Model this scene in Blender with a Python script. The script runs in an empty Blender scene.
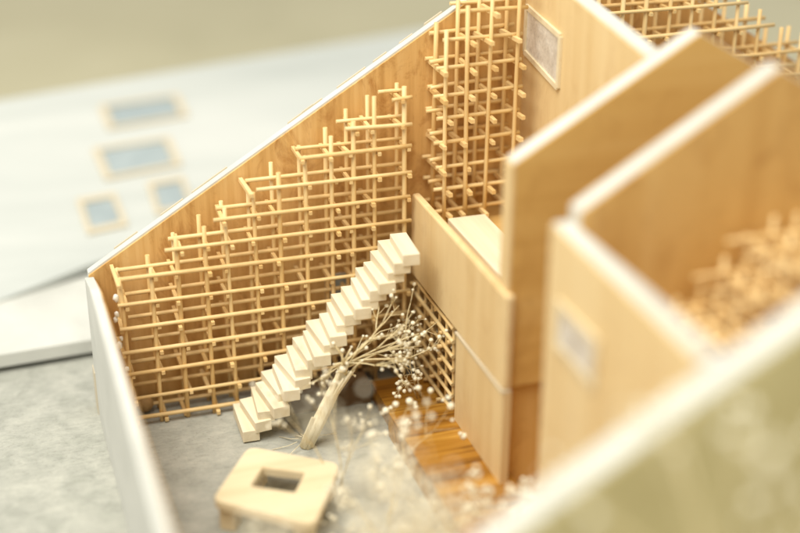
import bpy, bmesh, math, random
from mathutils import Vector, Matrix

S = 0.015            # one lattice bay of the scale model = 15 mm
RND = random.Random(7)
scene = bpy.context.scene
COL = scene.collection

# ------------------------------------------------------------------ materials
def new_mat(name):
    m = bpy.data.materials.new(name); m.use_nodes = True
    nt = m.node_tree; b = nt.nodes['Principled BSDF']
    return m, nt, b

def nd(nt, t, **kw):
    n = nt.nodes.new(t)
    for k, v in kw.items():
        if k in n.inputs: n.inputs[k].default_value = v
        else: setattr(n, k, v)
    return n

def ramp(nt, stops):
    r = nt.nodes.new('ShaderNodeValToRGB')
    e = r.color_ramp.elements
    while len(e) < len(stops): e.new(0.5)
    for i, (p, c) in enumerate(stops):
        e[i].position = p; e[i].color = (c[0], c[1], c[2], 1)
    return r

def coords(nt, scale, rot=(0, 0, 0)):
    tc = nt.nodes.new('ShaderNodeTexCoord')
    mp = nt.nodes.new('ShaderNodeMapping')
    mp.inputs['Scale'].default_value = scale
    mp.inputs['Rotation'].default_value = rot
    nt.links.new(tc.outputs['Object'], mp.inputs['Vector'])
    return mp

def wood(name, dark, mid, light, grain='Z', rough=0.55, knots=0.0, freq=1.0, spec=0.3, bump=0.15, contrast=1.0):
    """veneer: long fine grain along one axis, slow tone drift, fine pores"""
    m, nt, b = new_mat(name)
    k = 1 / S
    hi, lo = 2.2*k*freq, 0.10*k*freq
    sc = {'X': (lo, hi, hi), 'Y': (hi, lo, hi), 'Z': (hi, hi, lo)}[grain]
    mp = coords(nt, sc)
    n1 = nd(nt, 'ShaderNodeTexNoise', Scale=1.0, Detail=5.0, Roughness=0.6)
    nt.links.new(mp.outputs[0], n1.inputs['Vector'])
    sc2 = tuple(v*0.22 for v in sc)
    mp2 = coords(nt, sc2)
    n2 = nd(nt, 'ShaderNodeTexNoise', Scale=1.0, Detail=3.0, Roughness=0.5, Distortion=0.6)
    nt.links.new(mp2.outputs[0], n2.inputs['Vector'])
    mix = nd(nt, 'ShaderNodeMath', operation='MULTIPLY_ADD')
    nt.links.new(n1.outputs['Fac'], mix.inputs[0]); mix.inputs[1].default_value = 0.55*contrast
    sub = nd(nt, 'ShaderNodeMath', operation='MULTIPLY_ADD')
    nt.links.new(n2.outputs['Fac'], sub.inputs[0]); sub.inputs[1].default_value = 0.75*contrast
    sub.inputs[2].default_value = 0.5 - 0.65*contrast
    nt.links.new(sub.outputs[0], mix.inputs[2])
    r = ramp(nt, [(0.22, dark), (0.5, mid), (0.8, light)])
    nt.links.new(mix.outputs[0], r.inputs[0])
    out = r.outputs[0]
    if knots:
        mp3 = coords(nt, (0.9*k, 0.9*k, 0.5*k))
        n3 = nd(nt, 'ShaderNodeTexNoise', Scale=1.0, Detail=6.0, Roughness=0.7, Distortion=1.2)
        nt.links.new(mp3.outputs[0], n3.inputs['Vector'])
        r3 = ramp(nt, [(0.52, (0, 0, 0)), (0.72, (1, 1, 1))])
        nt.links.new(n3.outputs['Fac'], r3.inputs[0])
        mx = nd(nt, 'ShaderNodeMixRGB', blend_type='MULTIPLY')
        mulf = nd(nt, 'ShaderNodeMath', operation='MULTIPLY'); mulf.inputs[1].default_value = knots
        nt.links.new(r3.outputs[0], mulf.inputs[0]); nt.links.new(mulf.outputs[0], mx.inputs[0])
        nt.links.new(out, mx.inputs[1]); mx.inputs[2].default_value = (0.62, 0.47, 0.33, 1)
        out = mx.outputs[0]
    nt.links.new(out, b.inputs['Base Color'])
    b.inputs['Roughness'].default_value = rough
    b.inputs['Specular IOR Level'].default_value = spec
    bp = nd(nt, 'ShaderNodeBump', Strength=bump, Distance=0.02*S)
    nt.links.new(n1.outputs['Fac'], bp.inputs['Height']); nt.links.new(bp.outputs[0], b.inputs['Normal'])
    return m

def stick_mat(name, a, c):
    m, nt, b = new_mat(name)
    oi = nt.nodes.new('ShaderNodeObjectInfo')
    mp = coords(nt, (3/S, 3/S, 0.5/S))
    n = nd(nt, 'ShaderNodeTexNoise', Scale=1.0, Detail=4.0)
    nt.links.new(mp.outputs[0], n.inputs['Vector'])
    ad = nd(nt, 'ShaderNodeMath', operation='MULTIPLY_ADD'); ad.inputs[1].default_value = 0.55
    nt.links.new(oi.outputs['Random'], ad.inputs[0])
    s2 = nd(nt, 'ShaderNodeMath', operation='MULTIPLY'); s2.inputs[1].default_value = 0.6
    nt.links.new(n.outputs['Fac'], s2.inputs[0]); nt.links.new(s2.outputs[0], ad.inputs[2])
    r = ramp(nt, [(0.1, a), (0.9, c)])
    nt.links.new(ad.outputs[0], r.inputs[0]); nt.links.new(r.outputs[0], b.inputs['Base Color'])
    b.inputs['Roughness'].default_value = 0.5
    return m

def mottled(name, c1, c2, c3, scale, rough=0.85, stretch=(1, 1, 1), bump=0.3, fibres=True):
    m, nt, b = new_mat(name)
    k = scale / S
    mp = coords(nt, tuple(k*s for s in stretch))
    n1 = nd(nt, 'ShaderNodeTexNoise', Scale=1.0, Detail=8.0, Roughness=0.65, Distortion=0.4)
    nt.links.new(mp.outputs[0], n1.inputs['Vector'])
    r = ramp(nt, [(0.3, c1), (0.5, c2), (0.7, c3)])
    nt.links.new(n1.outputs['Fac'], r.inputs[0])
    out = r.outputs[0]
    if fibres:
        mp2 = coords(nt, (k*2.2, k*6, k*4), (0, 0, math.radians(-24)))
        n2 = nd(nt, 'ShaderNodeTexNoise', Scale=1.0, Detail=6.0, Roughness=0.7, Distortion=0.8)
        nt.links.new(mp2.outputs[0], n2.inputs['Vector'])
        r2 = ramp(nt, [(0.36, (0.80, 0.80, 0.80)), (0.52, (1, 1, 1)), (0.66, (1.10, 1.10, 1.08))])
        nt.links.new(n2.outputs['Fac'], r2.inputs[0])
        mx = nd(nt, 'ShaderNodeMixRGB', blend_type='MULTIPLY'); mx.inputs[0].default_value = 0.6
        nt.links.new(out, mx.inputs[1]); nt.links.new(r2.outputs[0], mx.inputs[2]); out = mx.outputs[0]
    if fibres:
        mp3 = coords(nt, (9/S, 9/S, 9/S))
        n3 = nd(nt, 'ShaderNodeTexNoise', Scale=1.0, Detail=3.0, Roughness=0.8)
        nt.links.new(mp3.outputs[0], n3.inputs['Vector'])
        r3 = ramp(nt, [(0.30, (0.70, 0.69, 0.66)), (0.42, (1, 1, 1)), (0.62, (1, 1, 1)), (0.72, (1.18, 1.17, 1.12))])
        nt.links.new(n3.outputs['Fac'], r3.inputs[0])
        mx3 = nd(nt, 'ShaderNodeMixRGB', blend_type='MULTIPLY'); mx3.inputs[0].default_value = 0.8
        nt.links.new(out, mx3.inputs[1]); nt.links.new(r3.outputs[0], mx3.inputs[2]); out = mx3.outputs[0]
    nt.links.new(out, b.inputs['Base Color'])
    b.inputs['Roughness'].default_value = rough
    b.inputs['Specular IOR Level'].default_value = 0.2
    bp = nd(nt, 'ShaderNodeBump', Strength=bump, Distance=0.03*S)
    nt.links.new(n1.outputs['Fac'], bp.inputs['Height']); nt.links.new(bp.outputs[0], b.inputs['Normal'])
    return m

M = {}
M['honey']  = wood('honey_veneer_shaded', (0.52, 0.29, 0.09), (0.68, 0.42, 0.155), (0.78, 0.53, 0.23), 'Z', knots=0.9, freq=1.7, contrast=1.5, bump=.3)  # same sheet as the pale veneer; saturated tone of shaded faces painted in
M['gable']  = wood('gable_veneer', (0.60, 0.35, 0.10), (0.70, 0.44, 0.14), (0.76, 0.51, 0.19), 'X', knots=0.35, freq=0.9, contrast=1.1)
M['pale']   = wood('pale_veneer_lit', (0.66, 0.46, 0.21), (0.76, 0.57, 0.30), (0.82, 0.66, 0.39), 'Z', contrast=0.9, knots=.25)  # same sheet as the honey veneer, lit faces' lighter tone put into colour
M['gable_z'] = wood('gable_veneer_upright', (0.58, 0.33, 0.10), (0.69, 0.43, 0.145), (0.76, 0.51, 0.20), 'Z', knots=0.6, freq=0.8, contrast=1.3)
M['walnut'] = wood('deck_wood', (0.16, 0.060, 0.008), (0.37, 0.165, 0.02), (0.56, 0.30, 0.055), 'X', rough=0.36, freq=3.2, contrast=1.5, spec=0.4, bump=0.3)
M['brown']  = wood('shaded_plinth_wood', (0.10, 0.058, 0.026), (0.15, 0.09, 0.042), (0.20, 0.125, 0.06), 'X', freq=0.8)  # stair shadow painted in, far darker than the deck wood
M['oak']    = wood('floor_wood', (0.48, 0.28, 0.08), (0.58, 0.36, 0.12), (0.66, 0.44, 0.17), 'X')
M['balsa']  = wood('balsa', (0.68, 0.59, 0.41), (0.79, 0.71, 0.53), (0.84, 0.78, 0.62), 'Y', contrast=1.4, bump=.35, freq=1.4)
M['basswood'] = wood('basswood', (0.64, 0.51, 0.31), (0.74, 0.63, 0.42), (0.80, 0.71, 0.51), 'X', contrast=1.3, freq=1.4, bump=.3)
M['stick']  = stick_mat('bamboo_stick', (0.68, 0.43, 0.155), (0.86, 0.65, 0.33))
M['card']   = mottled('white_card', (0.53, 0.53, 0.49), (0.60, 0.60, 0.555), (0.65, 0.645, 0.60), 0.4, 0.6, bump=0.08, fibres=False)
M['sheet']  = mottled('grey_white_card', (0.42, 0.445, 0.425), (0.53, 0.55, 0.525), (0.62, 0.63, 0.60), 0.16, 0.7, (0.15, 1, 1), 0.05, False)
M['shade_card'] = mottled('shaded_white_card', (0.44, 0.37, 0.18), (0.55, 0.47, 0.235), (0.63, 0.55, 0.29), 0.12, 0.7, bump=0.05, fibres=False)  # white card with its shade and olive reflection painted into the colour
M['ground'] = mottled('greyboard', (0.31, 0.315, 0.275), (0.40, 0.40, 0.355), (0.48, 0.475, 0.42), 0.8, 0.9)
M['table']  = mottled('olive_tabletop', (0.42, 0.39, 0.255), (0.49, 0.455, 0.305), (0.55, 0.515, 0.36), 0.035, 0.6, bump=0.02, fibres=False)
M['stem']   = mottled('dry_stem', (0.62, 0.50, 0.26), (0.74, 0.63, 0.38), (0.83, 0.74, 0.50), 3.0, 0.7, bump=0.2, fibres=False)
M['trunk']  = mottled('dry_trunk', (0.66, 0.55, 0.33), (0.82, 0.74, 0.53), (0.90, 0.84, 0.65), 2.2, 0.75, (3, 3, 0.4), 0.6, False)
M['bloom']  = mottled('dry_blossom', (0.80, 0.74, 0.54), (0.86, 0.81, 0.64), (0.90, 0.86, 0.72), 5.0, 0.8, bump=0.5, fibres=False)
M['pod']    = mottled('seed_pod', (0.34, 0.22, 0.09), (0.44, 0.29, 0.13), (0.52, 0.36, 0.18), 3.0, 0.6, bump=0.2, fibres=False)
M['glue']   = mottled('glue', (0.84, 0.80, 0.70), (0.88, 0.85, 0.76), (0.90, 0.88, 0.80), 4.0, 0.35, bump=0.2, fibres=False)
M['pane']   = mottled('window_film', (0.28, 0.335, 0.355), (0.345, 0.40, 0.415), (0.42, 0.475, 0.485), 0.25, 0.3, bump=0.05, fibres=False)
M['acetate'] = mottled('crinkled_acetate', (0.50, 0.44, 0.36), (0.66, 0.60, 0.52), (0.80, 0.76, 0.69), 1.3, 0.25, (1, 1, 1), 0.6, True)
M['frame']  = wood('window_frame_wood', (0.54, 0.46, 0.32), (0.60, 0.52, 0.38), (0.66, 0.58, 0.43), 'X', contrast=0.6)

# ------------------------------------------------------------------ mesh builder (bay units)
class MB:
    def __init__(self): self.bm = bmesh.new()
    def box(self, x0, x1, y0, y1, z0, z1, bev=0.0, rot=None, piv=None):
        g = bmesh.ops.create_cube(self.bm, size=1.0)
        vs = g['verts']
        for v in vs:
            v.co = Vector((x0+(x1-x0)*(v.co.x+.5), y0+(y1-y0)*(v.co.y+.5), z0+(z1-z0)*(v.co.z+.5)))
        if rot is not None:
            bmesh.ops.rotate(self.bm, verts=vs, cent=Vector(piv), matrix=rot)
        if bev:
            es = list({e for v in vs for e in v.link_edges})
            bmesh.ops.bevel(self.bm, geom=es, offset=bev, segments=2, affect='EDGES', profile=0.5)
        return self
    def prism_y(self, pts, y0, y1, bev=0.0):
        a = [self.bm.verts.new((x, y0, z)) for x, z in pts]
        b = [self.bm.verts.new((x, y1, z)) for x, z in pts]
        n = len(pts)
        fs = [self.bm.faces.new(a), self.bm.faces.new(list(reversed(b)))]
        for i in range(n):
            fs.append(self.bm.faces.new((a[i], b[i], b[(i+1) % n], a[(i+1) % n])))
        self._fin(a+b, fs, bev); return self
    def prism_x(self, pts, x0, x1, bev=0.0):
        a = [self.bm.verts.new((x0, y, z)) for y, z in pts]
        b = [self.bm.verts.new((x1, y, z)) for y, z in pts]
        n = len(pts)
        fs = [self.bm.faces.new(a), self.bm.faces.new(list(reversed(b)))]
        for i in range(n):
            fs.append(self.bm.faces.new((a[i], b[i], b[(i+1) % n], a[(i+1) % n])))
        self._fin(a+b, fs, bev); return self
    def prism_z(self, pts, z0, z1, bev=0.0):
        a = [self.bm.verts.new((x, y, z0)) for x, y in pts]
        b = [self.bm.verts.new((x, y, z1)) for x, y in pts]
        n = len(pts)
        fs = [self.bm.faces.new(a), self.bm.faces.new(list(reversed(b)))]
        for i in range(n):
            fs.append(self.bm.faces.new((a[i], b[i], b[(i+1) % n], a[(i+1) % n])))
        self._fin(a+b, fs, bev); return self
    def _fin(self, vs, fs, bev):
        bmesh.ops.recalc_face_normals(self.bm, faces=fs)
        if bev:
            es = list({e for f in fs for e in f.edges})
            bmesh.ops.bevel(self.bm, geom=es, offset=bev, segments=2, affect='EDGES', profile=0.5)
    def tube(self, pts, rads, n=8, cap=True):
        pts = [Vector(p) for p in pts]
        if not isinstance(rads, (list, tuple)): rads = [rads]*len(pts)
        rings = []; ref = None
        for i, p in enumerate(pts):
            d = (pts[min(i+1, len(pts)-1)] - pts[max(i-1, 0)])
            d = d.normalized() if d.length > 1e-9 else Vector((0, 0, 1))
            if ref is None:
                ref = Vector((0, 0, 1)) if abs(d.z) < .9 else Vector((1, 0, 0))
            u = d.cross(ref)
            if u.length < 1e-6: u = d.cross(Vector((0, 1, 0.1)))
            u.normalize(); w = d.cross(u); ref = w.cross(d)*-1 if False else ref
            ring = [self.bm.verts.new(p + (u*math.cos(2*math.pi*(k+.5)/n) + w*math.sin(2*math.pi*(k+.5)/n))*rads[i]) for k in range(n)]
            rings.append(ring)
        for i in range(len(rings)-1):
            for k in range(n):
                f = self.bm.faces.new((rings[i][k], rings[i][(k+1) % n], rings[i+1][(k+1) % n], rings[i+1][k])); f.smooth = True
        if cap:
            self.bm.faces.new(list(reversed(rings[0]))); self.bm.faces.new(rings[-1])
        return self
    def ball(self, c, r, sub=2, squash=None, jit=0.0):
        g = bmesh.ops.create_icosphere(self.bm, subdivisions=sub, radius=1.0)
        for v in g['verts']:
            q = v.co * (r*(1+RND.uniform(-jit, jit)))
            if squash: q = Vector((q.x*squash[0], q.y*squash[1], q.z*squash[2]))
            v.co = Vector(c) + q
            for f in v.link_faces: f.smooth = True
        return self
    def build(self, name, mat, parent=None, loc=None):
        """verts are in scene bay coordinates; they are stored relative to the thing they belong to"""
        o0 = Vector((0, 0, 0))
        if parent is not None:
            o0 = Vector(parent['_o'])
        elif loc is not None:
            o0 = Vector(loc)
        for v in self.bm.verts: v.co = (v.co - o0) * S
        me = bpy.data.meshes.new(name); self.bm.to_mesh(me); self.bm.free()
        me.materials.append(mat)
        o = bpy.data.objects.new(name, me); COL.objects.link(o)
        o['_o'] = tuple(o0)
        if parent is not None: o.parent = parent
        else: o.location = o0*S
        return o

def thing(name, loc, label, cat, group=None):
    o = bpy.data.objects.new(name, None); COL.objects.link(o)
    o.empty_display_size = 0.01
    o.location = Vector(loc)*S; o['_o'] = tuple(loc)
    o['label'] = label; o['category'] = cat
    if group: o['group'] = group
    return o
def tag(o, label, cat, group=None):
    o['label'] = label; o['category'] = cat
    if group: o['group'] = group
    return o
def structure(o): o['kind'] = 'structure'; return o
def jit(a): return RND.uniform(-a, a)

# ------------------------------------------------------------------ setting
G = -0.25     # top of the greyboard
structure(MB().box(-700, 700, -400, 900, -1.6, -1.0).build('table_surface', M['table']))
structure(MB().box(-60, 60, -75, 12, -0.98, G).build('greyboard_ground', M['ground']))

# ------------------------------------------------------------------ house model
D = 1.6
house = thing('house_model', (8, -10, G), 'open architectural house model of white board walls lined with honey wood veneer, roof taken off', 'house model')
# back wall, a gable with its ridge at x = 18.2
RX, RZ = 18.2, 17.62
bw = [(-1.05, G), (-1.05, 5.69), (RX, RZ), (30, RZ-0.6*(30-RX)), (30, G)]
wall = MB().prism_y(bw, D+0.0, D+0.36, 0.015).build('gable_wall', M['card'], house)
wall['label'] = 'long gable wall behind the stick lattices'
ve = [(-1.045, G), (-1.045, 5.60), (RX, RZ-0.09), (30, RZ-0.09-0.6*(30-RX)), (30, G)]
MB().prism_y(ve, D-0.09, D+0.01).build('veneer', M['honey'], wall)
# outer facing: ragged strip of veneer peeping over the white edge
mb = MB()
top = []; x = -0.9
zz = lambda x: 5.69+0.6197*(x+1.05)
while x < 15:
    w = RND.uniform(0.25, 0.8); h = RND.choice([-.06, -.06, -.05, 0.03, 0.05, 0.07])
    top += [(x, zz(x)+h), (x+w, zz(x+w)+h)]; x += w+.02
pts = [(top[0][0], zz(top[0][0])-.5)] + top + [(top[-1][0], zz(top[-1][0])-.5)]
mb.prism_y(pts, D+0.355, D+0.43)
mb.build('outer_facing', M['frame'], wall)
def window(x0, x1, z0, z1, y, parent, pane):
    m = MB(); t = 0.13
    m.box(x0-t, x1+t, y-0.07, y, z1, z1+t); m.box(x0-t, x1+t, y-0.07, y, z0-t, z0)
    m.box(x0-t, x0, y-0.068, y, z0, z1); m.box(x1, x1+t, y-0.068, y, z0, z1)
    f = m.build('window_frame', M['card'], parent)
    MB().box(x0, x1, y-0.03, y+0.0, z0, z1).build('window_pane', pane, parent)
window(8.25, 9.2, 3.1, 4.2, D-0.092, wall, M['pane'])

# left side wall: low white board, its outer face is seen
sw = [(D-0.1, G), (D-0.1, 5.55), (-0.6, 6.02), (-22.9, 6.02), (-22.9, G)]
side = MB().prism_x(sw, -1.2, -0.86, 0.03).build('side_wall', M['card'], house)
side['label'] = 'low white side wall without veneer showing'
MB().prism_x([(D-0.15, G), (D-0.15, 5.4), (-0.6, 5.9), (-22, 5.9), (-22, G)], -0.87, -0.79).build('veneer', M['honey'], side)
MB().box(-1.225, -1.195, 1.2, 1.96, G, 1.6).build('edge_strip', M['frame'], side)

# tall cross wall with the acetate window (faces the yard side)
cw = [(D-0.1, 6.2), (D-0.1, 16.3), (-8.4, 15.32), (-8.4, 6.2)]
cross = MB().prism_x(cw, 16.36, 16.95, 0.02).build('partition_wall', M['card'], house)
cross['label'] = 'pale wood partition with small framed window near the back corner'
MB().prism_x([(D-0.1, 6.2), (D-0.1, 16.24), (-8.4, 15.26), (-8.4, 6.2)], 16.29, 16.37).build('veneer', M['pale'], cross)
wy0, wy1 = -1.95, 1.25
m = MB(); xw = 16.285
wq = [(wy1, 12.85), (wy1, 14.62), (wy0, 14.28), (wy0, 12.35)]
def bar(a, b, t, x0, x1, m):
    a = Vector((0, a[0], a[1])); b = Vector((0, b[0], b[1])); d = (b-a).normalized(); n = Vector((0, -d.z, d.y))*t
    m.prism_x([((a-n).y, (a-n).z), ((a+n).y, (a+n).z), ((b+n).y, (b+n).z), ((b-n).y, (b-n).z)], x0, x1)
for i in range(4): bar(wq[i], wq[(i+1) % 4], 0.10, xw-0.10-0.004*i, xw, m)
m.build('window_frame', M['basswood'], cross)
MB().prism_x(wq, xw-0.035, xw-0.002).build('window_pane', M['acetate'], cross)

# gable walls across the house
def gable(pts, y0, y1, facing, label, matf='gable'):
    w = MB().prism_y(pts, y0, y1, 0.03).build('gable_wall', M['card'], house)
    w['label'] = label
    xs = [p[0] for p in pts]
    cx = sum(xs)/len(xs); cz = sum(p[1] for p in pts)/len(pts)
    inn = [(cx+(px-cx)*0.997, cz+(pz-cz)*0.994) for px, pz in pts]
    if facing: MB().prism_y(inn, y0-0.08, y0+0.01).build('veneer', M[matf], w)
    MB().prism_y(inn, y1-0.01, y1+0.08).build('veneer', M['honey'], w)
    return w
g1 = [(11.55, 4.42), (11.55, 12.50), (17.72, 16.2), (26, 11.3), (26, 4.42)]
gable(g1, -9.12, -8.5, True, 'middle gable wall, its veneer in shade')
g2 = [(11.75, G), (11.75, 12.55), (17.85, 16.3), (26, 11.45), (26, G)]
gable(g2, -13.5, -12.9, True, 'gable wall behind the small front room', 'gable_z')
MB().box(11.47, 11.56, -9.17, -8.44, 4.43, 12.42).build('edge_strip', M['pale'], house)
gf = [(-1.2, G), (-1.2, 4.75), (6.0, 9.1), (17.85, 16.22), (26, 11.3), (26, G)]
front = MB().prism_y(gf, -22.9, -22.1, 0.04).build('gable_wall', M['card'], house)
front['label'] = 'nearest gable wall with a broad white top edge'
fo = [(-1.15, G), (-1.15, 4.70), (6.0, 9.02), (17.85, 16.14), (26, 11.22), (26, G)]
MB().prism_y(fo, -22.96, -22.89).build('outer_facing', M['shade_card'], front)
MB().prism_y(fo, -22.11, -22.03).build('veneer', M['honey'], front)

# short wall of the front room with a small window
w2 = MB().box(11.25, 11.80, -21.6, -12.86, G, 12.05, 0.05).build('partition_wall', M['card'], house)
w2['label'] = 'short pale wall of the front room with a small blurred window'
MB().box(11.16, 11.26, -21.58, -12.9, G, 12.0).build('veneer', M['pale'], w2)
MB().box(11.79, 11.86, -21.5, -13.6, G, 11.98).build('veneer', M['gable'], w2)
m = MB()
m.box(11.06, 11.158, -16.5, -13.7, 9.75, 9.98); m.box(11.06, 11.158, -16.5, -13.7, 8.4, 8.6)
m.box(11.062, 11.158, -16.5, -16.25, 8.6, 9.75); m.box(11.062, 11.158, -13.95, -13.7, 8.6, 9.75)
m.build('window_frame', M['basswood'], w2)
MB().box(11.11, 11.157, -16.25, -13.95, 8.6, 9.75).build('window_pane', M['acetate'], w2)

# upper floor, parapet and the wall below it
MB().box(11.72, 16.3, -8.38, D-0.1, 5.9, 6.55).build('floor_slab', M['oak'], house)
m = MB().prism_x([(0.35, 4.5), (0.35, 7.75), (0.2, 7.93), (-9.45, 7.98), (-9.45, 4.48)], 11.33, 11.63, 0.07)
par = m.build('parapet', M['pale'], house)
lw = MB().box(11.30, 11.62, -9.5, -4.95, 0.4, 4.42, 0.02).build('partition_wall', M['pale'], house)
lw['label'] = 'pale wall panel standing on the dark deck below the parapet'
MB().box(11.26, 11.60, -9.5, -4.9, 4.40, 4.475).build('edge_strip', M['frame'], house)
MB().box(15.2, 15.5, -12.8, D-0.1, G, 5.9).build('partition_wall', M['honey'], house)['label'] = 'shaded inner wall under the upper floor'
MB().box(11.66, 15.2, -8.95, -8.6, 0.36, 4.40).build('partition_wall', M['gable_z'], house)['label'] = 'short brown wall set back under the middle gable'
MB().box(11.8, 15.2, -12.8, D-0.1, G, 0.35).build('floor_slab', M['oak'], house)
MB().box(12.55, 14.1, -7.6, -0.45, 6.56, 7.0, 0.05).build('floor_panel', M['balsa'], house)['label'] = 'cream panel lying behind the parapet'

# ------------------------------------------------------------------ lattices
R0 = 0.078
def stick(a, b, parent, name, r=R0, mb=None, n=8):
    a = Vector(a); b = Vector(b); d = b-a
    mid = (a+b)/2 + Vector((jit(.012), jit(.012), jit(.012)))*min(1, d.length/4)
    m = mb or MB()
    r = r*RND.uniform(.9, 1.1)
    m.tube([a, a.lerp(mid, .5), mid, mid.lerp(b, .5), b], [r, r*RND.uniform(.96, 1.04), r, r*RND.uniform(.96, 1.04), r], n)
    if n == 4:
        for f in m.bm.faces: f.smooth = False
    if mb is None:
        return m.build(name, M['stick'], parent)

def lattice(root, cols, rows, ys, row_ends, col_tops, spacers, zbot, jx=.05, peg_front=.28, peg_back=.42, max_pegs=100, rp=.095, cross=-.12):
    """cols: x of uprights; rows: z of cross sticks; ys: depth of each layer (nearest first)
    row_ends(layer, k) -> (x0, x1) or None; col_tops(layer, i) -> z or None"""
    for l, y in enumerate(ys):
        for k, z in enumerate(rows):
            e = row_ends(l, k)
            if e is None: continue
            t = jit(.05)
            stick((e[0], y+cross+jit(.02), z-t), (e[1], y+cross+jit(.02), z+t), root, 'cross_stick')
        for i, x in enumerate(cols):
            tz = col_tops(l, i)
            if tz is None: continue
            stick((x+jit(jx), y+jit(.02), zbot+jit(.03)), (x+jit(jx), y+jit(.02), tz), root, 'upright_stick', R0*1.08)
    pegs = []
    for i, x in enumerate(cols):
        for k, z in enumerate(rows):
            if not spacers(i, k): continue
            f = ys[0]-peg_front+jit(.12)
            if RND.random() < .08: f += 0.2
            sd = RND.choice([.13, .13, -.13])
            dx, dz = jit(.06), jit(.05)
            pegs.append(((x+sd, f, z-.13+dz), (x+sd+dx, ys[-1]+peg_back+jit(.05), z-.13-dz)))
    RND.shuffle(pegs)
    rest = MB(); nrest = 0
    for n, (a, b) in enumerate(pegs):
        if n < max_pegs-1: stick(a, b, root, 'spacer_stick', rp, n=4)
        else: stick(a, b, root, 'spacer_stick', rp, mb=rest, n=4); nrest += 1
    if nrest:
        o = rest.build('spacer_stick', M['stick'], root); o['kind'] = 'stuff'
    else: rest.bm.free()

# stepped lattice along the back wall
FS = {0: -.0, 1: .05, 2: -.18, 3: -.22, 4: -.24, 5: -.23, 6: -.04, 7: 1.64, 8: 3.5, 9: 5.15, 10: 6.81, 11: 8.58, 12: 10.4}
BS = {0: .1, 1: .0, 2: .1, 3: .25, 4: .21, 5: .17, 6: -.03, 7: 1.93, 8: 3.79, 9: 4.95, 10: 6.9, 11: 8.51, 12: 10.17}
FT = [6.05, 6.29, 7.37, 7.7, 8.32, 8.81, 9.47, 10.02, 10.68, 11.16, 12.05, 12.32]
BT = [6.0, 6.38, 7.15, 7.75, 8.21, 8.88, 9.53, 10.07, 10.68, 11.33, 11.78, 12.15]
FX = [-.02, 1.1, 2.12, 3.1, 4.0, 5.05, 6.0, 7.03, 8.1, 8.9, 9.75, 10.93]
L1 = thing('stick_lattice', (5.5, 0.5, G), 'long stepped lattice of thin wooden sticks along the back wall, behind the stairs', 'lattice', 'wooden stick lattices in the house model')
lattice(L1, FX, [0.08, 1.02, 2.08, 3.0, 3.98, 4.96, 6.0, 6.97, 7.95, 8.95, 10.0, 10.9, 11.9], [0.0, 1.0],
        lambda l, k: ((FS if l == 0 else BS)[k], 11.17+jit(.05)),
        lambda l, i: (FT if l == 0 else BT)[i],
        lambda i, k: (FX[i] >= FS[k]-.3) and RND.random() < .95, G+.02)
m = MB()
for (x, y, z) in ((-.28, .0, 4.6), (-.34, .05, 4.35), (-.2, -.05, 3.6), (-.3, .0, 3.3), (-.25, .1, 5.2), (-.1, -.1, 2.3)):
    m.ball((x, y, z), RND.uniform(.07, .14), 2, (1, .7, 1.4), .2)
m.build('glue_blob', M['glue'], L1)

# tall lattice in the corner on the upper floor
CX = [12.55, 13.4, 14.28, 15.4]
L2 = thing('stick_lattice', (14, 0.5, 6.55), 'tall narrow lattice of sticks in the upper floor corner beside the crinkled window', 'lattice', 'wooden stick lattices in the house model')
lattice(L2, CX, [7.1, 8.0, 8.93, 9.95, 10.9, 11.8, 12.88, 13.9, 14.92, 15.9], [0.0, 1.22],
        lambda l, k: (12.2+jit(.12)+(0.0 if k < 7 else .25 if k < 8 else .9), 15.72+jit(.12)),
        lambda l, i: [14.35, 15.1, 15.5, 16.6][i]+jit(.1) - .1*l,
        lambda i, k: (k < 7 or CX[i] > 12.9+.9*(k-7)) and RND.random() < .93, 6.55, peg_front=.48, rp=.105, cross=.13)
for k, z in enumerate([8.2, 9.1, 10.15, 11.05, 12.0, 13.0]):      # loose short ends on the open side
    stick((12.05+jit(.08), .55+jit(.1), z), (12.75, .5, z+.05), L2, 'cross_stick')

# lattice beyond the ridge
RXs = [17.6+1.02*i for i in range(11)]
L3 = thing('stick_lattice', (22, 0.5, 6.0), 'lattice of sticks beyond the tall partition, stepping down the far roof slope', 'lattice', 'wooden stick lattices in the house model')
rz = [8.2, 9.25, 10.25, 11.3, 12.25, 13.4, 14.45, 15.45]
re3 = [28.6, 28.6, 28.6, 28.4, 28.4, 26.5, 25.0, 23.6]
lattice(L3, RXs, rz, [0.0, 1.05],
        lambda l, k: (17.2, re3[k]+jit(.15)),
        lambda l, i: [16.1, 16.1, 16.0, 16.0, 15.95, 15.9, 15.6, 14.6, 14.1, 13.2, 13.05][i]+jit(.1),
        lambda i, k: RXs[i] < re3[k]-.3 and RND.random() < .92, 6.0, peg_front=.25, peg_back=.45, rp=.09)

# stepped lattice in the front room
X4 = [14.8+.75*i for i in range(9)]
L4 = thing('stick_lattice', (18, -15, 5.0), 'blurred stepped lattice of sticks inside the small front room', 'lattice', 'wooden stick lattices in the house model')
lattice(L4, X4, [6.3, 7.3, 8.3, 9.3, 10.3, 11.3], [-16.2, -15.2, -14.2],
        lambda l, k: (14.2+max(0, k-3)*1.0, 21.5),
        lambda l, i: min(12.0, 9.6+.56*i)+jit(.1),
        lambda i, k: (9.7+.56*i) > [6.3, 7.3, 8.3, 9.3, 10.3, 11.3][k], 5.0, peg_front=.5, rp=.11)
MB().box(11.9, 25.9, -21.95, -13.65, 4.3, 5.0).build('floor_slab', M['oak'], house)

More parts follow.
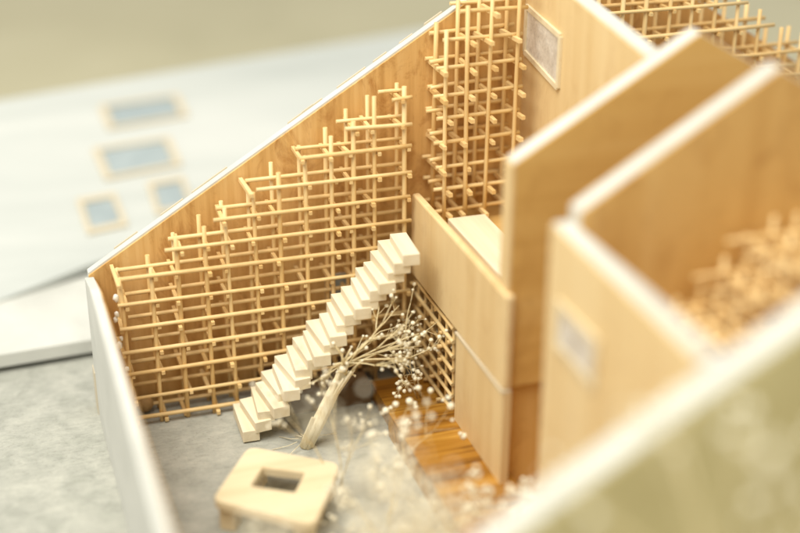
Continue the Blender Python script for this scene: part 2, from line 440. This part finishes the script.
# small lattice in the opening under the parapet: runs in depth
L5 = thing('stick_lattice', (11.6, -2.8, 0.6), 'small lattice of sticks closing the opening under the parapet beside the deck', 'lattice', 'wooden stick lattices in the house model')
for x in (11.55, 12.3):
    for k in range(7):
        z = .75+k*.58
        stick((x-.1, -4.3, z+jit(.06)), (x-.1, 0.2+jit(.1), z+jit(.06)), L5, 'cross_stick')
    for k in range(6):
        y = -4.15+k*.82
        stick((x, y+jit(.05), .4), (x, y+jit(.05), 4.42), L5, 'upright_stick')
for k in range(0, 7):
    for j in range(6):
        if RND.random() < .7:
            stick((11.3+jit(.1), -4.0+j*.82, .66+k*.58), (12.5, -4.0+j*.82, .66+k*.58), L5, 'spacer_stick')

# ------------------------------------------------------------------ staircase: overlapping balsa blocks
ST = thing('model_staircase', (6.5, -1.8, G), 'cream balsa staircase of overlapping blocks climbing in front of the stick lattice', 'staircase')
N = 21
for i in range(N):
    t = i/(N-1)
    x0 = 3.78 + (9.82-3.78)*t + jit(.05)
    z1 = 0.28 + (7.08-0.28)*t + jit(.03)
    yb = -0.55 - .75*t + jit(.16)
    w, d, h = 0.64, 2.05+jit(.15), .46
    rot = Matrix.Rotation(math.radians(1+jit(7)), 3, 'Z') @ Matrix.Rotation(math.radians(jit(1.5)), 3, 'Y')
    MB().box(x0, x0+w, yb-d, yb, z1-h, z1, .02, rot, (x0+w/2, yb-d/2, z1)).build('tread', M['balsa'], ST)

# ------------------------------------------------------------------ deck of dark reddish wood
DK = thing('wooden_deck', (10.5, -5, G), 'stepped deck of glossy orange brown wood beside the pale wall', 'deck')
MB().box(9.3, 11.9, -3.9, -0.75, G, .5, .03).build('deck_block', M['walnut'], DK)['label'] = 'lower back block of the deck'
MB().box(9.1, 11.9, -16.0, -3.7, G, .80, .03).build('deck_block', M['walnut'], DK)['label'] = 'higher front block of the deck'
tag(MB().box(5.2, 9.22, -1.15, D-.12, G, .62, .03).build('wood_plinth', M['brown']), 'low brown plinth under the stairs, their shadow painted into its dark tone', 'plinth')

# ------------------------------------------------------------------ square table with a hole
TB = thing('garden_table', (4, -7, G), 'low cream wooden table with a square hole in its top, standing on the grey yard', 'table')
zt = 1.0
q = [(1.57, -7.69), (3.49, -4.75), (6.34, -6.84), (4.50, -10.2)]
h = [(3.02, -7.25), (3.66, -6.28), (4.98, -7.05), (4.36, -8.1)]
bm = bmesh.new()
def rounded(poly, r, n=4):
    out = []
    for i, p in enumerate(poly):
        p = Vector(p); a = Vector(poly[i-1]); b = Vector(poly[(i+1) % len(poly)])
        p0 = p+(a-p).normalized()*r; p1 = p+(b-p).normalized()*r
        for k in range(n+1):
            t = k/n; out.append((p0*(1-t)**2 + p*2*t*(1-t) + p1*t**2))
    return out
mt = MB(); bm = mt.bm
outer = rounded(q, .42, 4); inner = rounded(h, .06, 4)
N2 = len(outer)
def ring(pts, z): return [bm.verts.new((p.x, p.y, z)) for p in pts]
to, ti, bo, bi = ring(outer, zt), ring(inner, zt), ring(outer, zt-.34), ring(inner, zt-.34)
fs = []
for i in range(N2):
    j = (i+1) % N2
    fs += [bm.faces.new((to[i], to[j], ti[j], ti[i])), bm.faces.new((bo[i], bi[i], bi[j], bo[j])),
           bm.faces.new((to[i], bo[i], bo[j], to[j])), bm.faces.new((ti[i], ti[j], bi[j], bi[i]))]
bmesh.ops.recalc_face_normals(bm, faces=fs)
es = [e for e in bm.edges if len(e.link_faces) == 2 and e.calc_face_angle(0) > .8]
bmesh.ops.bevel(bm, geom=es, offset=.03, segments=2, affect='EDGES')
mt.build('table_top', M['basswood'], TB)
cq = Vector((sum(p[0] for p in q)/4, sum(p[1] for p in q)/4))
for p in q:
    c = Vector(p)*.74 + cq*.26
    MB().box(c.x-.28, c.x+.28, c.y-.28, c.y+.28, G, zt-.34, .02, Matrix.Rotation(math.radians(-35), 3, 'Z'), (c.x, c.y, 0)).build('leg', M['basswood'], TB)

# ------------------------------------------------------------------ dried flowers
def spray(root, base, direction, length, n_br, spread, ball_r, rad=.05, mats=('stem', 'bloom'), stems_name='stems', bl_name='blossoms', depth=3, rnd=RND):
    sm, bmx = MB(), MB()
    tips = []
    def grow(p, d, L, r, lev):
        pts = [p]; dd = d.copy(); n = 4
        for k in range(n):
            dd = (dd + Vector((rnd.uniform(-1, 1), rnd.uniform(-1, 1), rnd.uniform(-.8, .8)))*.10).normalized()
            pts.append(pts[-1] + dd*L/n)
        sm.tube(pts, [r*(1-.35*k/n) for k in range(n+1)], 5)
        if lev == 0: tips.append(pts[-1]); return
        for c in range(rnd.choice([2, 3, 3])):
            st = pts[rnd.choice([2, 3, 4, 4])]
            nd_ = (dd + Vector((rnd.uniform(-1, 1), rnd.uniform(-1, 1), rnd.uniform(-1, 1)))*spread).normalized()
            grow(st, nd_, L*rnd.uniform(.45, .75), r*.62, lev-1)
    for b in range(n_br):
        d = (Vector(direction).normalized() + Vector((rnd.uniform(-1, 1), rnd.uniform(-1, 1), rnd.uniform(-1, 1)))*spread*.7).normalized()
        grow(Vector(base) + Vector((rnd.uniform(-.1, .1), rnd.uniform(-.1, .1), 0)), d, length*rnd.uniform(.8, 1.2), rad, depth)
    for t in tips:
        bmx.ball(t, ball_r*rnd.uniform(.55, 1.2), 2, (1, 1, rnd.uniform(.8, 1.1)), .10)
    sm.build(stems_name, M[mats[0]], root)
    bmx.build(bl_name, M[mats[1]], root)
    return len(tips)

# the little tree: a bundle of dry stems that fans out
TR = thing('model_tree', (5.95, -3.5, G), 'little model tree of bundled dry stems with tiny pale round blossoms, leaning over the deck', 'tree')
rt = random.Random(11)
tm = MB()
b0, b1 = Vector((5.95, -3.5, G)), Vector((7.45, -3.45, 2.75))
tm.tube([b0, b0.lerp(b1, .15), b0.lerp(b1, .5), b0.lerp(b1, .85), b1], [.25, .23, .21, .18, .12], 12)
tops = []
for k in range(22):
    a = 2*math.pi*k/22
    o0 = Vector((math.cos(a), math.sin(a), 0))*.20; o1 = Vector((math.cos(a), math.sin(a)*1.0, 0))*.16
    e = b1 + o1 + Vector((rt.uniform(-.1, .3), rt.uniform(-.2, .2), rt.uniform(-.25, .35)))
    tm.tube([b0+o0*1.08+Vector((0, 0, rt.uniform(0, .1))), b0.lerp(b1, .35)+o0*.95, b0.lerp(b1, .7)+o1*1.08, e], [.07, .09, .08, .05], 6)
    tops.append(e)
for k in range(6):      # frayed fibres at the foot
    a = rt.uniform(0, 6.28); p = b0 + Vector((math.cos(a), math.sin(a), 0))*.35
    tm.tube([p+Vector((0, 0, .25)), p+Vector((math.cos(a)*.35, math.sin(a)*.35, .12)), p+Vector((math.cos(a)*rt.uniform(.5, 1.3), math.sin(a)*rt.uniform(.4, 1), .03))], .014, 4)
tm.build('trunk', M['trunk'], TR)
MB().box(5.74, 5.9, -3.95, -3.88, G+.6, 1.3, .01, Matrix.Rotation(math.radians(24), 3, 'Y'), (5.80, -3.9, .5)).build('splint', M['trunk'], TR)
# main limbs
sm, bmx = MB(), MB()
tips = []
def limb(p, d, L, r, lev, droop):
    pts = [p]; dd = d.copy(); n = 5
    for k in range(n):
        dd = (dd + Vector((rt.uniform(-1, 1), rt.uniform(-1, 1), rt.uniform(-1, 1)))*.13 + Vector((0, 0, droop))*.1).normalized()
        pts.append(pts[-1]+dd*L/n)
    sm.tube(pts, [r*(1-.4*k/n) for k in range(n+1)], 6)
    if lev == 0: tips.append(pts[-1]); return
    for c in range(rt.choice([2, 3, 3, 4])):
        st = pts[rt.choice([2, 3, 4, 5, 5])]
        nd_ = (dd + Vector((rt.uniform(-1, 1), rt.uniform(-1, 1), rt.uniform(-1, 1)))*.75).normalized()
        limb(st, nd_, L*rt.uniform(.35, .65), r*.6, lev-1, droop)
for (tx, ty, tz, r, lev) in ((10.5, -3.6, 4.5, .075, 3), (9.7, -4.2, 4.9, .07, 2), (11.2, -3.2, 3.9, .07, 3), (9.3, -2.9, 4.7, .06, 2), (10.6, -4.6, 3.6, .06, 2),
                             (8.0, -3.9, 4.6, .05, 1), (7.1, -4.3, 4.2, .045, 1), (6.3, -4.6, 3.6, .045, 2), (5.6, -4.8, 3.0, .04, 1), (9.7, -5.0, 3.6, .05, 2), (11.3, -4.0, 4.5, .06, 2)):
    st = RND.choice(tops) if False else tops[rt.randrange(len(tops))]
    v = Vector((tx, ty, tz)) - st
    limb(st, v.normalized(), v.length*.72, r*.62, lev, -.1)
for k in range(8):       # short cut stems with a bead at the end around the top of the trunk
    st = tops[rt.randrange(len(tops))]
    e = st + Vector((rt.uniform(-.6, .5), rt.uniform(-.6, .1), rt.uniform(-.1, 1.2)))
    sm.tube([st, st.lerp(e, .5)+Vector((.03, 0, .05)), e], [.05, .04, .035], 6); tips.append(e)
for t in tips: bmx.ball(t, rt.uniform(.04, .085), 2, (1, 1, rt.uniform(.8, 1.1)), .12)
sm.build('branches', M['stem'], TR)
bmx.build('blossoms', M['bloom'], TR)

gf_ = 'sprays of dried flowers in the model yard'
rs = random.Random(23)
def flower(loc, dirv, L, n, spread, br, label, depth=3, rad=.026):
    o = thing('flower_spray', loc, label, 'dried flowers', gf_)
    spray(o, loc, dirv, L, n, spread, br, rad, depth=depth, rnd=rs)
flower((7.4, -9.2, G), (-.05, .0, 1), 2.3, 2, .7, .11, 'blurred spray of pale dried flowers at the edge of the deck, behind the others')
flower((6.9, -10.4, G), (0.0, 0, 1), 1.8, 4, 1.1, .085, 'blurred spray of pale dried flowers between the square table and the deck')
flower((7.0, -13.5, G), (-.05, 0, 1), 2.5, 4, 1.0, .10, 'soft cluster of dried flowers in front of the deck, right of the square table')
flower((10.3, -12.6, .80), (0, 0.1, 1), 1.2, 3, .9, .09, 'soft cluster of dried flowers standing on the deck by the foot of the pale wall')
flower((6.2, -14.5, G), (0, 0, 1), 2.4, 6, 1.1, .10, 'very blurred cluster of dried flowers nearest the bottom edge of the picture')
flower((6.4, -6.6, G), (-.22, .05, 1), 2.6, 3, .5, .075, 'thin sprig of dried flowers leaning left in front of the stairs, beside the tree trunk', 3, .03)
flower((10.7, -2.6, .5), (-.1, -.1, 1), 1.5, 3, .6, .075, 'sprig of dried flowers standing on the lower deck block under the top stairs', 3, .035)
flower((4.8, -18.6, G), (-.05, .0, 1), 4.1, 7, .62, .09, 'tall pale dried flowers, a milky blur between the tree and the nearest gable wall', 4, .018)
flower((6.1, -18.2, G), (-.04, .02, 1), 3.0, 5, .6, .09, 'milky blur of dried flowers in front of the near end of the deck', 4, .018)
flower((3.7, -17.6, G), (-.0, .0, 1), 3.8, 5, .62, .085, 'milky blur of dried flowers just right of the square table', 4, .018)
flower((10.2, -29.0, G), (0.05, 0, 1), 6.2, 9, .5, .13, 'tall out of focus dried flowers outside the nearest gable wall', 3, .06)

tag(MB().ball((.55, .85, .15), .34, 3, (1, .9, 1.0), .02).build('seed_pod', M['pod'], None, (.55, .85, G)), 'small round brown seed pod lying inside the lattice corner', 'seed pod')

# ------------------------------------------------------------------ white boards behind the model
bd = MB().prism_z([(-30, 4.4), (-1.35, 5.95), (22, 7.2), (22, 20), (-30, 20)], 0.02, 0.62, .02)
tag(bd.build('foam_board', M['card']), 'thick white foam board lying on the table behind the model', 'board')
RP = thing('roof_panel', (6, 11, .8), 'grey white roof panel with small framed windows, propped at a slant behind the house model', 'roof panel')
TH = math.atan(.30)
def slope(mb):
    """local (x, along slope, normal) -> scene"""
    for v in mb.bm.verts:
        x, a, n = v.co
        v.co = Vector((x, 11 + a*math.cos(TH) - n*math.sin(TH), .8 + a*math.sin(TH) + n*math.cos(TH)))
    return mb
slope(MB().prism_z([(-30, -9), (-4.27, -.25), (-.23, 1.35), (9, 4.2), (24, 6), (24, 19), (22.1, 18.74), (8, 16.84), (-2.9, 15.3), (-30, 11)], -.35, 0, .03)).build('board', M['sheet'], RP)
for x in (-12, 6, 20):
    MB().box(x, x+1.2, 22, 23.2, -.98, 3.6).build('prop_block', M['basswood'], RP)
for w in ([(2.38, 13.60), (5.92, 13.95), (6.05, 12.25), (2.52, 11.85)], [(1.52, 9.87), (4.80, 10.15), (4.95, 8.15), (1.75, 7.7)],
          [(0.13, 5.80), (1.52, 5.95), (1.68, 4.05), (0.25, 3.8)], [(3.62, 6.5), (4.99, 6.66), (5.02, 4.75), (3.63, 4.6)]):
    m = MB(); c = sum((Vector(p) for p in w), Vector((0, 0)))/4
    for i in range(4):
        a = Vector(w[i]); b = Vector(w[(i+1) % 4])
        ao = a+(a-c).normalized()*.42; bo = b+(b-c).normalized()*.42
        m.prism_z([tuple(a), tuple(ao), tuple(bo), tuple(b)], 0.002, .15+.004*i)
    f = slope(m).build('window', M['frame'], RP)
    slope(MB().prism_z(w, .002, .05)).build('window_pane', M['pane'], f)

# ------------------------------------------------------------------ light
w = bpy.data.worlds.new('World'); scene.world = w; w.use_nodes = True
bg = w.node_tree.nodes['Background']
bg.inputs[0].default_value = (1.0, 0.97, 0.90, 1); bg.inputs[1].default_value = 0.76
def area(name, loc, target, size, power, col):
    l = bpy.data.lights.new(name, 'AREA'); l.shape = 'SQUARE'; l.size = size; l.energy = power; l.color = col
    o = bpy.data.objects.new(name, l); COL.objects.link(o)
    o.location = Vector(loc)*S
    o.rotation_euler = (Vector(target)-Vector(loc)).to_track_quat('-Z', 'Y').to_euler()
    return o
tgt = Vector((6, -4, 4))
d = Vector((-.34, -.22, .90)).normalized()
area('window_light', tgt + d*95, tgt, 1.0, 28, (1.0, .968, .86))

# ------------------------------------------------------------------ camera
cam = bpy.data.cameras.new('camera'); co = bpy.data.objects.new('camera', cam); COL.objects.link(co)
F = 1380.0
cam.sensor_width = 36; cam.sensor_fit = 'HORIZONTAL'; cam.lens = F/800*36
Rm = Matrix(((0.951, 0.128, -0.283), (-0.311, 0.401, -0.862), (0.003, 0.907, 0.421)))
ex = Vector(Rm.col[0]).normalized(); ez = Vector(Rm.col[2]).normalized()
ey = ez.cross(ex).normalized(); ex = ey.cross(ez)
mw = Matrix((ex, ey, ez)).transposed().to_4x4()
mw.translation = Vector((-4.553, -46.667, 27.782))*S
co.matrix_world = mw
cam.clip_start = .01; cam.clip_end = 100
cam.dof.use_dof = True
cam.dof.focus_distance = 52.3*S
APERTURE = 2.15*S
cam.dof.aperture_fstop = (cam.lens/1000)/APERTURE
cam.dof.aperture_blades = 0
scene.camera = co

scene.render.engine = 'CYCLES'
scene.view_settings.view_transform = 'Standard'; scene.view_settings.look = 'None'
scene.view_settings.exposure = 0.0; scene.view_settings.gamma = 1.0
scene.render.resolution_x = 1024; scene.render.resolution_y = 682
for o in scene.objects:
    if '_o' in o: del o['_o']
